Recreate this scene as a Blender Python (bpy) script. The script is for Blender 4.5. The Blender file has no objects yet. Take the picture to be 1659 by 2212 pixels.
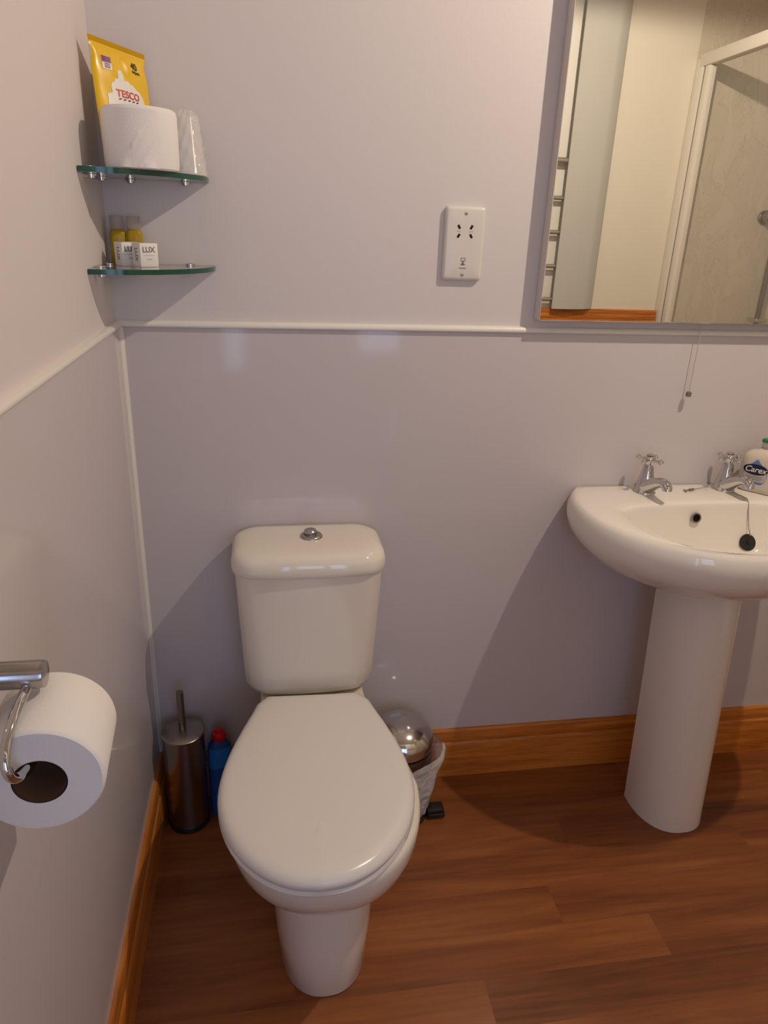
import bpy, bmesh, math, random
from mathutils import Vector, Matrix
random.seed(7)
SC = bpy.context.scene
COL = SC.collection
PI = math.pi

# ------------------------------------------------------------------ helpers
def tag(o, label=None, cat=None, group=None, kind=None):
    if label: o['label'] = label
    if cat: o['category'] = cat
    if group: o['group'] = group
    if kind: o['kind'] = kind
    return o

def thing(name, label, cat, loc=(0, 0, 0), rz=0, group=None):
    o = bpy.data.objects.new(name, None)
    o.empty_display_size = 0.02
    COL.objects.link(o)
    o.location = loc
    o.rotation_euler = (0, 0, rz)
    return tag(o, label, cat, group)

class MB:
    """collects geometry into one mesh"""
    def __init__(s):
        s.v = []; s.f = []; s.mi = []
    def add(s, verts, faces, mi=0):
        n = len(s.v)
        s.v += [tuple(p) for p in verts]
        s.f += [tuple(i + n for i in f) for f in faces]
        s.mi += [mi] * len(faces)
        return s
    def loft(s, rings, cap0=True, cap1=True, closed=True, mi=0):
        n = len(rings[0]); v = []; f = []
        for r in rings: v += r
        m = n if closed else n - 1
        for k in range(len(rings) - 1):
            for i in range(m):
                j = (i + 1) % n
                f.append((k*n + i, k*n + j, (k+1)*n + j, (k+1)*n + i))
        if cap0: f.append(tuple(reversed(range(n))))
        if cap1: f.append(tuple((len(rings)-1)*n + i for i in range(n)))
        return s.add(v, f, mi)
    def lathe(s, prof, c=(0, 0, 0), n=48, axis='z', mi=0, cap0=True, cap1=True):
        rings = []
        for r, h in prof:
            ring = []
            for i in range(n):
                a = 2*PI*i/n
                x, y = r*math.cos(a), r*math.sin(a)
                p = {'z': (x, y, h), 'y': (x, h, -y), 'x': (h, x, y)}[axis]
                ring.append((p[0]+c[0], p[1]+c[1], p[2]+c[2]))
            rings.append(ring)
        return s.loft(rings, cap0, cap1, mi=mi)
    def tube(s, pts, rad, n=12, mi=0):
        P = [Vector(p) for p in pts]
        R = rad if isinstance(rad, (list, tuple)) else [rad]*len(P)
        rings = []; up = None
        for i, p in enumerate(P):
            a = P[max(i-1, 0)]; b = P[min(i+1, len(P)-1)]
            t = (b-a).normalized()
            if up is None:
                up = Vector((0, 0, 1)) if abs(t.z) < .9 else Vector((1, 0, 0))
            u = (up - t*up.dot(t)).normalized(); w = t.cross(u)
            up = u
            rings.append([tuple(p + (u*math.cos(2*PI*k/n) + w*math.sin(2*PI*k/n))*R[i]) for k in range(n)])
        return s.loft(rings, mi=mi)
    def sphere(s, c, r, n=16, m=10, sc=(1, 1, 1), mi=0):
        prof = [(max(1e-5, r*math.sin(PI*k/m)), -r*math.cos(PI*k/m)) for k in range(m+1)]
        rings = []
        for q, h in prof:
            rings.append([(c[0]+sc[0]*q*math.cos(2*PI*i/n), c[1]+sc[1]*q*math.sin(2*PI*i/n), c[2]+sc[2]*h) for i in range(n)])
        return s.loft(rings, mi=mi)
    def box(s, a, b, bev=0, seg=2, mi=0):
        bm = bmesh.new()
        bmesh.ops.create_cube(bm, size=1)
        for v in bm.verts:
            v.co = Vector([(a[k]+b[k])/2 + v.co[k]*(b[k]-a[k]) for k in range(3)])
        if bev:
            bmesh.ops.bevel(bm, geom=list(bm.edges), offset=bev, segments=seg, profile=.5, affect='EDGES')
        bm.verts.index_update()
        s.add([v.co[:] for v in bm.verts], [[v.index for v in f.verts] for f in bm.faces], mi)
        bm.free(); return s
    def xform(s, M):
        s.v = [tuple(M @ Vector(p)) for p in s.v]; return s
    def build(s, name, mat, parent=None, smooth=40, world=False, fix=True):
        me = bpy.data.meshes.new(name)
        v = s.v
        if parent is not None and world:
            Mi = (Matrix.Translation(parent.location) @ parent.rotation_euler.to_matrix().to_4x4()).inverted()
            v = [tuple(Mi @ Vector(p)) for p in v]
        me.from_pydata(v, [], s.f)
        mats = mat if isinstance(mat, (list, tuple)) else [mat]
        for m in mats: me.materials.append(m)
        for p, i in zip(me.polygons, s.mi): p.material_index = i
        if fix:
            bm = bmesh.new(); bm.from_mesh(me)
            bmesh.ops.recalc_face_normals(bm, faces=bm.faces)
            bm.to_mesh(me); bm.free()
        if smooth:
            for p in me.polygons: p.use_smooth = True
            me.set_sharp_from_angle(angle=math.radians(smooth))
        me.update()
        o = bpy.data.objects.new(name, me)
        COL.objects.link(o)
        if parent is not None: o.parent = parent
        return o

def struct(o):
    o['kind'] = 'structure'; return o

def rrect(cx, cy, hw, hd, r, z, n=10):
    """rounded rectangle loop, counter-clockwise"""
    r = min(r, hw*.999, hd*.999); pts = []
    for qx, qy, a0 in ((1, 1, 0), (-1, 1, PI/2), (-1, -1, PI), (1, -1, 1.5*PI)):
        for k in range(n+1):
            a = a0 + PI/2*k/n
            pts.append((cx + qx*(hw-r) + r*math.cos(a), cy + qy*(hd-r) + r*math.sin(a), z))
    return pts

def interp(tab, x):
    """smooth (cosine free) monotone-ish Catmull interpolation in a table of (x,y)"""
    n = len(tab)
    for i in range(n-1):
        x0, y0 = tab[i]; x1, y1 = tab[i+1]
        if x0 <= x <= x1 or i == n-2:
            t = (x-x0)/(x1-x0)
            m0 = (y1-tab[i-1][1])/(x1-tab[i-1][0]) if i > 0 else (y1-y0)/(x1-x0)
            m1 = (tab[i+2][1]-y0)/(tab[i+2][0]-x0) if i < n-2 else (y1-y0)/(x1-x0)
            h = x1-x0
            return ((2*t**3-3*t*t+1)*y0 + (t**3-2*t*t+t)*h*m0 + (-2*t**3+3*t*t)*y1 + (t**3-t*t)*h*m1)

def text_mesh(s, size, shear=0, bold=0.0):
    cu = bpy.data.curves.new('lettering', 'FONT')
    cu.body = s; cu.size = size; cu.shear = shear; cu.offset = bold
    cu.align_x = 'CENTER'; cu.align_y = 'CENTER'
    cu.resolution_u = 6
    o = bpy.data.objects.new('lettering', cu)
    COL.objects.link(o)
    dg = bpy.context.evaluated_depsgraph_get()
    me = bpy.data.meshes.new_from_object(o.evaluated_get(dg))
    v = [tuple(p.co) for p in me.vertices]; f = [tuple(p.vertices) for p in me.polygons]
    bpy.data.objects.remove(o); bpy.data.curves.remove(cu); bpy.data.meshes.remove(me)
    return v, f

# ------------------------------------------------------------------ materials
def srgb(r, g, b):
    f = lambda c: (c/255/12.92) if c/255 <= .04045 else ((c/255+.055)/1.055)**2.4
    return (f(r), f(g), f(b), 1)

def mat(name, col, rough=.5, metal=0, trans=0, ior=1.45, alpha=1, coat=0, bump=None, spec=.5, sss=0, coatr=.05):
    m = bpy.data.materials.new(name); m.use_nodes = True
    nt = m.node_tree; b = nt.nodes['Principled BSDF']
    b.inputs['Base Color'].default_value = col if len(col) == 4 else (*col, 1)
    b.inputs['Roughness'].default_value = rough
    b.inputs['Metallic'].default_value = metal
    b.inputs['Transmission Weight'].default_value = trans
    b.inputs['IOR'].default_value = ior
    b.inputs['Alpha'].default_value = alpha
    b.inputs['Coat Weight'].default_value = coat
    b.inputs['Coat Roughness'].default_value = coatr
    b.inputs['Specular IOR Level'].default_value = spec
    if sss:
        b.inputs['Subsurface Weight'].default_value = sss
        b.inputs['Subsurface Radius'].default_value = (.01, .008, .006)
    if bump:
        sc, st, dist = bump
        tc = nt.nodes.new('ShaderNodeTexCoord'); no = nt.nodes.new('ShaderNodeTexNoise')
        no.inputs['Scale'].default_value = sc; no.inputs['Detail'].default_value = 4
        bp = nt.nodes.new('ShaderNodeBump'); bp.inputs['Strength'].default_value = st; bp.inputs['Distance'].default_value = dist
        nt.links.new(tc.outputs['Object'], no.inputs['Vector'])
        nt.links.new(no.outputs['Fac'], bp.inputs['Height'])
        nt.links.new(bp.outputs['Normal'], b.inputs['Normal'])
    return m

def wood(name, c_dark, c_mid, c_light, stretch, rough=.4, plank=False, knots=False, coat=0, scale=1.0):
    m = bpy.data.materials.new(name); m.use_nodes = True
    nt = m.node_tree; L = nt.links; N = nt.nodes
    b = N['Principled BSDF']; b.inputs['Roughness'].default_value = rough; b.inputs['Coat Weight'].default_value = coat
    b.inputs['Coat Roughness'].default_value = .2
    tc = N.new('ShaderNodeTexCoord')
    vec = tc.outputs['Object']
    if plank:
        at = N.new('ShaderNodeAttribute'); at.attribute_name = 'plank'
        of = N.new('ShaderNodeVectorMath'); of.operation = 'MULTIPLY_ADD'
        of.inputs[1].default_value = (13.0, 7.0, 3.0)
        L.new(at.outputs['Color'], of.inputs[0]); L.new(vec, of.inputs[2]); vec = of.outputs[0]
    mp = N.new('ShaderNodeMapping'); mp.inputs['Scale'].default_value = [k*scale for k in stretch]
    L.new(vec, mp.inputs['Vector'])
    n1 = N.new('ShaderNodeTexNoise'); n1.inputs['Scale'].default_value = 1.0; n1.inputs['Detail'].default_value = 6; n1.inputs['Roughness'].default_value = .62; n1.inputs['Distortion'].default_value = .6
    L.new(mp.outputs[0], n1.inputs['Vector'])
    mp2 = N.new('ShaderNodeMapping'); mp2.inputs['Scale'].default_value = [k*scale*6 for k in stretch]
    L.new(vec, mp2.inputs['Vector'])
    n2 = N.new('ShaderNodeTexNoise'); n2.inputs['Scale'].default_value = 1.0; n2.inputs['Detail'].default_value = 3
    L.new(mp2.outputs[0], n2.inputs['Vector'])
    mx = N.new('ShaderNodeMath'); mx.operation = 'MULTIPLY_ADD'; mx.inputs[1].default_value = .3
    L.new(n2.outputs['Fac'], mx.inputs[0]); L.new(n1.outputs['Fac'], mx.inputs[2])
    fac = mx.outputs[0]
    if plank:
        ad = N.new('ShaderNodeMath'); ad.operation = 'MULTIPLY_ADD'; ad.inputs[1].default_value = .12
        sp = N.new('ShaderNodeSeparateColor'); L.new(at.outputs['Color'], sp.inputs[0])
        L.new(sp.outputs[1], ad.inputs[0]); L.new(fac, ad.inputs[2]); fac = ad.outputs[0]
    r = N.new('ShaderNodeValToRGB')
    lo, hi = (.42, 1.02) if plank else (.42, .88)
    r.color_ramp.elements[0].position = lo; r.color_ramp.elements[0].color = c_dark
    r.color_ramp.elements[1].position = hi; r.color_ramp.elements[1].color = c_light
    e = r.color_ramp.elements.new((lo+hi)/2); e.color = c_mid
    L.new(fac, r.inputs[0])
    out = r.outputs[0]
    if knots:
        vo = N.new('ShaderNodeTexVoronoi'); vo.inputs['Scale'].default_value = 1
        mk = N.new('ShaderNodeMapping'); mk.inputs['Scale'].default_value = knots
        nz = N.new('ShaderNodeTexNoise'); nz.inputs['Scale'].default_value = 14
        L.new(tc.outputs['Object'], nz.inputs['Vector'])
        wob = N.new('ShaderNodeVectorMath'); wob.operation = 'MULTIPLY_ADD'; wob.inputs[1].default_value = (.03, .03, .03)
        L.new(nz.outputs['Color'], wob.inputs[0]); L.new(tc.outputs['Object'], wob.inputs[2])
        L.new(wob.outputs[0], mk.inputs['Vector']); L.new(mk.outputs[0], vo.inputs['Vector'])
        kr = N.new('ShaderNodeMapRange'); kr.inputs['From Min'].default_value = .03; kr.inputs['From Max'].default_value = .1
        kr.inputs['To Min'].default_value = .3; kr.inputs['To Max'].default_value = 1
        L.new(vo.outputs['Distance'], kr.inputs['Value'])
        mm = N.new('ShaderNodeMix'); mm.data_type = 'RGBA'
        L.new(kr.outputs[0], mm.inputs['Factor']); mm.inputs['A'].default_value = [c*.55 for c in c_dark[:3]] + [1]
        L.new(out, mm.inputs['B']); out = mm.outputs['Result']
    L.new(out, b.inputs['Base Color'])
    return m

def emit(name, col, s):
    m = bpy.data.materials.new(name); m.use_nodes = True
    b = m.node_tree.nodes['Principled BSDF']
    b.inputs['Base Color'].default_value = (0, 0, 0, 1)
    b.inputs['Emission Color'].default_value = (*col, 1); b.inputs['Emission Strength'].default_value = s
    return m

PAINT = mat('satin_wall_paint', (.70, .645, .635), .55, bump=(220, .06, .002))
PANEL = mat('gloss_wall_panel', (.62, .565, .575), .07, spec=.42)
CREAM = mat('cream_wall_paint', (.82, .77, .66), .5)
WHITEW = mat('white_wall_paint', (.86, .84, .78), .5)
CEIL = mat('ceiling_paint', (.78, .75, .70), .8)
TRIMW = mat('white_plastic_trim', (.80, .76, .70), .25)
PINE = wood('varnished_pine', srgb(150, 80, 24), srgb(196, 116, 42), srgb(214, 140, 64), (3, 3, 40), .32, knots=(3.1, 3.1, 9), coat=.3)
PINEY = wood('varnished_pine_side', srgb(150, 80, 24), srgb(196, 116, 42), srgb(214, 140, 64), (3, 3, 40), .32, coat=.3)
FLOORM = wood('wood_floor_planks', srgb(90, 46, 21), srgb(138, 78, 35), srgb(168, 102, 49), (1.1, 15, 1), .40, plank=True)
PORC = mat('glazed_porcelain', (.80, .735, .64), .08, coat=.4, spec=.5)
PORCB = mat('glazed_basin_porcelain', (.82, .77, .705), .07, coat=.4)
SEATM = mat('white_seat_plastic', (.77, .725, .68), .22)
CHROME = mat('chrome', (.62, .61, .60), .06, metal=1)
STEEL = mat('brushed_steel', (.30, .26, .225), .26, metal=1)
SATIN = mat('satin_nickel', (.46, .43, .42), .22, metal=1)
STEELP = mat('polished_steel', (.60, .58, .56), .13, metal=1)
BLACKP = mat('black_plastic', (.012, .012, .012), .4)
DARKHOLE = mat('dark_hole', (.006, .005, .004), .8)
MIRR = mat('mirror_silver', (.90, .89, .85), .0, metal=1)
MIRB = mat('mirror_edge', (.66, .61, .60), .5)
GLASS = mat('shelf_glass', (.93, .97, .95), 0, trans=1, ior=1.5)
GLASSE = mat('shelf_glass_edge', (.012, .075, .045), .12, spec=.6)
PAPER = mat('toilet_paper', (.84, .80, .77), .95, bump=(260, .25, .002))
CARD = mat('brown_card', (.16, .085, .05), .9)
SOCK = mat('socket_plastic', (.72, .68, .63), .3)
GREYM = mat('grey_print', (.22, .19, .17), .6)
YEL = mat('yellow_film', srgb(232, 186, 14), .25, coat=.3)
WHT = mat('white_print', (.80, .76, .70), .3)
REDP = mat('red_print', srgb(205, 60, 48), .4)
NAVY = mat('navy_print', srgb(22, 26, 62), .35)
PURP = mat('purple_print', srgb(120, 40, 110), .4)
BLUEP = mat('light_blue_print', srgb(96, 128, 190), .35)
BLACKT = mat('black_print', (.02, .018, .015), .5)
BOTBLUE = mat('blue_bottle_plastic', srgb(16, 74, 140), .3)
BOTBLUEL = mat('blue_bottle_label', srgb(26, 112, 190), .35)
REDCAP = mat('red_cap_plastic', srgb(205, 16, 22), .35)
GREENP = mat('green_plastic', srgb(10, 120, 70), .35)
SOAPW = mat('pearl_soap_bottle', (.66, .58, .48), .2, sss=.0, coat=.2)
CLEARP = mat('clear_plastic', (.80, .72, .66), .15, trans=.75, ior=1.2)
SHAMP = mat('yellow_shampoo', srgb(205, 170, 45), .15, trans=.35, ior=1.3)
CARTON = mat('white_carton', (.84, .80, .76), .5)
CORDM = mat('cord_string', (.50, .46, .40), .7)
CREASE = mat('crease_line', (.33, .28, .2), .8)

def film(name, col, alpha, rough=.25, bump=None):
    """thin see-through plastic film: part passes straight through, part is a glossy white sheet"""
    return mat(name, col, rough, alpha=alpha, bump=bump)
BAG = film('white_bin_film', (.90, .88, .85), .58, .22, (38, .9, .012))
WRAP = film('clear_wrap_film', (.92, .88, .84), .30, .10)
FROST = mat('clear_cup_plastic', (.90, .87, .84), .2, alpha=.45)

def marble(name):
    m = mat(name, (.56, .50, .40), .3)
    nt = m.node_tree; N = nt.nodes; L = nt.links; b = N['Principled BSDF']
    tc = N.new('ShaderNodeTexCoord'); mp = N.new('ShaderNodeMapping'); mp.inputs['Scale'].default_value = (5, 5, 2)
    mp.inputs['Rotation'].default_value = (0, .5, 0)
    no = N.new('ShaderNodeTexNoise'); no.inputs['Scale'].default_value = 2.2; no.inputs['Detail'].default_value = 8; no.inputs['Roughness'].default_value = .65; no.inputs['Distortion'].default_value = 1.2
    L.new(tc.outputs['Object'], mp.inputs[0]); L.new(mp.outputs[0], no.inputs['Vector'])
    r = N.new('ShaderNodeValToRGB')
    r.color_ramp.elements[0].position = .3; r.color_ramp.elements[0].color = (.64, .58, .47, 1)
    r.color_ramp.elements[1].position = .75; r.color_ramp.elements[1].color = (.72, .66, .54, 1)
    for p, c in ((.485, (.67, .61, .50, 1)), (.5, (.57, .50, .39, 1)), (.515, (.68, .62, .51, 1))):
        e = r.color_ramp.elements.new(p); e.color = c
    L.new(no.outputs['Fac'], r.inputs[0]); L.new(r.outputs[0], b.inputs['Base Color'])
    return m
MARBLE = marble('marbled_shower_panel')

# ------------------------------------------------------------------ room
RX, RY, RH = 3.05, -1.90, 2.52
PT = .006                    # lower panels stand this proud of the upper wall
DZ = 1.243

# floor: planks as faces, a random value for each plank
rows = []
w = .1018
y = 0.0
k = 0
joints = {2: [-.12, 1.04, 2.1], 3: [.42, 1.505, 2.6], 4: [.02, .938, 1.9], 5: [.33, 1.145, 2.3], 1: [.55, 1.72], 0: [.2, 1.3, 2.4], 6: [-.2, .72, 1.75], 7: [.5, 1.5]}
mbf = MB(); vals = []
YEND = -3.1
while y > YEND:
    y2 = max(y - w, YEND)
    js = joints.get(k) or sorted([random.uniform(-.2, .9) + i*1.1 for i in range(3)])
    xs = [-.12] + [j for j in js if -.12 < j < RX+.1] + [RX+.12]
    for a, b in zip(xs[:-1], xs[1:]):
        mbf.add([(a, y2, 0), (b, y2, 0), (b, y, 0), (a, y, 0)], [(0, 1, 2, 3)])
        vals.append((random.random(), random.random(), random.random(), 1))
    y = y2; k += 1
fl = mbf.build('floor', FLOORM, smooth=0, fix=False)
ca = fl.data.color_attributes.new('plank', 'FLOAT_COLOR', 'CORNER')
for p, c in zip(fl.data.polygons, vals):
    for li in p.loop_indices: ca.data[li].color = c
struct(fl)

struct(MB().box((-.12, YEND, RH), (RX+.12, .12, RH+.08)).build('ceiling', CEIL, smooth=0))
wb = struct(MB().box((-.12, 0, 0), (RX+.12, .12, RH)).build('wall_back', PAINT, smooth=0))
MB().box((PT, -PT, .0), (RX, -.0002, DZ), .0008, 1).build('lower_panel', PANEL, wb, smooth=0)
wl = struct(MB().box((-.12, YEND, 0), (0, 0, RH)).build('wall_left', PAINT, smooth=0))
MB().box((.0002, RY, .0), (PT, 0, DZ), .0008, 1).build('lower_panel', PANEL, wl, smooth=0)
wr = struct(MB().box((RX, YEND, 0), (RX+.12, 0, RH)).build('wall_right', PAINT, smooth=0))
# front wall with the doorway the picture is taken from
DX0, DX1, DH = .06, .985, 2.03
wf = MB()
wf.box((0, RY-.10, 0), (DX0, RY, RH), mi=0)
wf.box((DX0, RY-.10, DH), (DX1, RY, RH), mi=0)
wf.box((DX1, RY-.10, 0), (1.78, RY, RH), mi=1)
wf.box((1.78, RY-.10, 0), (2.215, RY, RH), mi=0)
wf.box((2.215, RY-.10, 0), (RX, RY, RH), mi=2)
wf = struct(wf.build('wall_front', [CREAM, WHITEW, MARBLE], smooth=0))
struct(MB().box((DX0, RY-.10, 0), (DX0+.025, RY+.004, DH-.0)).box((DX1-.025, RY-.10, 0), (DX1, RY+.004, DH)).box((DX0, RY-.10, DH-.025), (DX1, RY+.004, DH)).build('door_1', PINEY, smooth=0))
# passage behind the doorway with a daylit glazed end and an added fill pane
struct(MB().box((-.12, YEND-.1, 0), (RX+.12, YEND, RH)).build('wall_passage', PAINT, smooth=0))
DAY = emit('daylight_pane', (.50, .66, 1.0), 3.4)
wn = struct(MB().box((.03, YEND, .50), (.20, YEND+.02, 2.06)).build('window_1', TRIMW, smooth=0))
MB().box((.055, YEND+.018, .58), (.172, YEND+.024, 2.0)).build('glowing_pane', DAY, wn, smooth=0)
wn = struct(MB().box((.87, YEND, .62), (1.24, YEND+.02, 2.06)).build('window_2', TRIMW, smooth=0))
MB().box((.90, YEND+.018, .70), (1.20, YEND+.024, 2.0)).build('glowing_pane', DAY, wn, smooth=0)

wn = struct(MB().box((.27, YEND, .93), (.82, YEND+.02, 2.08)).build('added_fill_window', TRIMW, smooth=0))  # unseen glowing pane, added for cool fill on the toilet front
MB().box((.31, YEND+.018, .98), (.78, YEND+.024, 2.03)).build('glowing_pane', DAY, wn, smooth=0)

MB().box((1.13, YEND, .05), (1.24, YEND+.02, .36)).build('lower_frame', TRIMW, wn, smooth=0)
MB().box((1.148, YEND+.018, .07), (1.222, YEND+.024, .34)).build('glowing_pane', DAY, wn, smooth=0)

# dado capping strips and the corner strip
def sweep(prof, p0, p1, nrm):
    """profile (out,z) pushed along p0->p1, 'out' along nrm"""
    r = []
    for P in (p0, p1):
        r.append([(P[0]+nrm[0]*o, P[1]+nrm[1]*o, z) for o, z in prof])
    return r
cap = [(0, DZ-.001), (.0125, DZ-.001), (.0135, DZ+.001), (.0135, DZ+.005), (.011, DZ+.009), (.005, DZ+.011), (0, DZ+.0112)]
struct(MB().loft(sweep(cap, (.0, 0, 0), (RX, 0, 0), (0, -1, 0))).build('trim_1', TRIMW))
struct(MB().loft(sweep(cap, (0, -.0005, 0), (0, RY, 0), (1, 0, 0))).build('trim_2', TRIMW))
cs = []
for z, e in ((.158, 1), (DZ-.03, 1), (DZ+.003, .9), (DZ+.010, .55)):
    q = PT + .009*e
    cs.append([(PT, -PT, z), (q, -PT, z), (q, -PT-.003, z), (PT+.0045*e, -PT-.0045*e, z), (PT+.003, -q, z), (PT, -q, z)])
struct(MB().loft(cs).build('trim_3', TRIMW, smooth=60))

# skirting boards
HB = .158
sk = [(PT, 0), (.020, 0), (.020, HB-.052), (.0185, HB-.046), (.0155, HB-.042), (.0155, HB-.036), (.0175, HB-.028), (.017, HB-.018), (.0145, HB-.010), (.0145, HB-.006), (.0115, HB-.001), (PT, HB)]
struct(MB().loft(sweep(sk, (.02, 0, 0), (RX, 0, 0), (0, -1, 0))).build('baseboard_back', PINE, smooth=25))
struct(MB().loft(sweep(sk, (0, 0, 0), (0, RY, 0), (1, 0, 0))).build('baseboard_left', PINEY, smooth=25))

# ------------------------------------------------------------------ toilet
TX = .394
T = thing('toilet', 'cream porcelain close-coupled toilet with its seat lid closed', 'toilet', (TX, -.35, 0))
def egg_loop(tab, cx, z, tilt=0, n=72, yoff=0, sx=1, piv=(0, 0)):
    """outline from a table of (y, halfwidth) listed from back to front (y falling); closed loop"""
    ys = [-t for t, _ in tab]
    d0, d1 = tab[0][0], tab[-1][0]
    half = []
    m = n//2
    T2 = [(-y, h) for y, h in tab]
    for i in range(m+1):
        u = i/m
        u = 1-(1-u)**1.9                       # denser towards the nose
        y = d0 + (d1-d0)*u
        h = max(0, interp(T2, -y)) * sx
        half.append((h, y))
    pts = [(cx+h, y+yoff, z) for h, y in half] + [(cx-h, y+yoff, z) for h, y in reversed(half[:-1])]
    if tilt:
        c, s = math.cos(tilt), math.sin(tilt)
        pts = [(piv[0]+(x-piv[0])*c-(y-piv[1])*s, piv[1]+(x-piv[0])*s+(y-piv[1])*c, z) for x, y, z in pts]
    return pts
def nose(b, f, w, n=2.2, back=None, m=14):
    """front half superellipse, sides running back to b with width 'back'"""
    return
def pan_tab(kw, yf, kb, yc=-.47):
    """half widths; kw widest, yf nose, kb width at the wall end"""
    back = [(-.035, kb), (-.12, kb*1.0), (-.20, kb*1.03)]
    mid = [(-.27, kb*.55+kw*.45*.98), (-.36, kw*.90), (yc, kw)]
    fr = []
    for k in range(1, 13):
        a = PI/2*k/12
        fr.append((yc+(yf-yc)*math.sin(a)**.95, kw*max(0, math.cos(a))**.93))
    return back+mid+fr
def foot_tab(kw, yf, kb):
    back = [(-.035, kb), (-.12, kb), (-.20, kb)]
    mid = [(-.27, kb*.6+kw*.4), (-.36, kw*.97), (-.47, kw)]
    fr = []
    for k in range(1, 13):
        a = PI/2*k/12
        fr.append((-.47+(yf+.47)*math.sin(a)**.9, kw*max(0, math.cos(a))**.85))
    return back+mid+fr
pan = MB()
R = []
for kw, yf, kb, z, ft in ((.088, -.603, .085, .0, 1), (.092, -.606, .086, .006, 1), (.099, -.607, .09, .10, 1), (.108, -.607, .095, .22, 1), (.114, -.607, .10, .262, 1),
                          (.128, -.622, .106, .268, 0), (.150, -.645, .112, .283, 0), (.168, -.664, .116, .303, 0), (.181, -.682, .119, .33, 0), (.189, -.698, .121, .365, 0), (.191, -.706, .122, .40, 0), (.189, -.705, .121, .412, 0), (.184, -.699, .116, .418, 0)):
    R.append(egg_loop((foot_tab if ft else pan_tab)(kw, yf, kb), TX, z))
pan.loft(R)
pan.build('pan', PORC, T, smooth=50, world=True)

TILT = math.radians(-2.2)
def lid_tab(s=1.0):
    return [(y, h*s if y > -.70 else h*s) for y, h in
            [(-.214, .108), (-.222, .121), (-.26, .133), (-.32, .153), (-.40, .1755), (-.48, .187), (-.54, .184), (-.60, .167), (-.65, .139), (-.69, .101), (-.712, .066), (-.723, .034), (-.727, 0)]]
LX = .392
def ins(tab, d):
    """inset outline by about d"""
    out = []
    yc = -.45
    for y, h in tab:
        ky = 1 - d/.26
        out.append((yc+(y-yc)*ky, max(0, h-d*(.9 if h > .05 else h/.05*.9))))
    return out
seat = MB()
R = []
for d, z in ((.012, .4185), (.003, .421), (.0, .426), (.002, .433), (.008, .4355)):
    R.append(egg_loop(ins(lid_tab(), d), LX, z, TILT, piv=(LX, -.21)))
seat.loft(R)
seat.build('seat', SEATM, T, smooth=50, world=True)
lid = MB()
R = []
for d, z in ((.006, .4367), (.001, .4385), (.0, .442), (.0005, .446), (.0025, .4505), (.006, .4548), (.0105, .4578), (.017, .4598), (.027, .4608), (.06, .4618), (.11, .4622), (.16, .4624)):
    R.append(egg_loop(ins(lid_tab(), d), LX, z, TILT, piv=(LX, -.21)))
lid.loft(R)
lid.build('seat_lid', SEATM, T, smooth=50, world=True)
for sx in (-1, 1):
    MB().lathe([(.011, -.02), (.011, .02)], (LX+sx*.075, -.205, .430), 20, 'x').build('hinge', SEATM, T, world=True)

CX = .388
def cis_loop(hw, yb, yf, r, z, bow=.014, n=12):
    """rounded rectangle against the wall with a bowed front"""
    cy = (yb+yf)/2; hd = abs(yb-yf)/2
    pts = rrect(CX, cy, hw, hd, r, z, n)
    # subdivide the straight front edge for the bow
    out = []
    for i, p in enumerate(pts):
        out.append(p)
        q = pts[(i+1) % len(pts)]
        if abs(p[1]-q[1]) < 1e-6 and abs(p[0]-q[0]) > .05:
            for k in range(1, 12): out.append((p[0]+(q[0]-p[0])*k/12, p[1], z))
    res = []
    for x, y, zz in out:
        t = (x-CX)/hw
        f = max(0, (cy-y)/hd)
        res.append((x, y - bow*(1-t*t)*f, zz))
    return res
cb = MB(); R = []
for hw, yf, r, z in ((.128, -.135, .05, .420), (.140, -.158, .055, .424), (.147, -.170, .055, .434), (.1505, -.176, .05, .45), (.1525, -.178, .045, .49), (.160, -.183, .04, .66), (.1635, -.185, .038, .745)):
    R.append(cis_loop(hw, -.014, yf, r, z))
cb.loft(R)
cb.build('cistern', PORC, T, smooth=50, world=True)
cl = MB(); R = []
for hw, yb, yf, r, z in ((.160, -.012, -.180, .04, .742), (.1685, -.010, -.190, .045, .743), (.1705, -.009, -.193, .05, .747), (.171, -.009, -.1935, .05, .756), (.1695, -.009, -.191, .05, .770), (.166, -.0095, -.186, .05, .780), (.160, -.011, -.178, .05, .7865), (.150, -.016, -.166, .05, .7905), (.13, -.03, -.145, .045, .7925), (.08, -.06, -.11, .02, .7935)):
    R.append(cis_loop(hw, yb, yf, r, z))
cl.loft(R)
cl.build('cistern_lid', PORC, T, smooth=50, world=True)
fb = MB().lathe([(.0255, .793), (.0255, .7955), (.023, .7985), (.0185, .7995), (.018, .7985)], (.396, -.092, 0), 40).build('flush_ring', SATIN, T, world=True)
MB().lathe([(.0145, .797), (.0145, .806), (.012, .8085), (.004, .8075), (.001, .807)], (.394, -.088, 0), 32).build('flush_button', SATIN, fb, world=False)
bo = bpy.data.objects['flush_button']; bo.location = (-TX, .35, 0)

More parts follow.
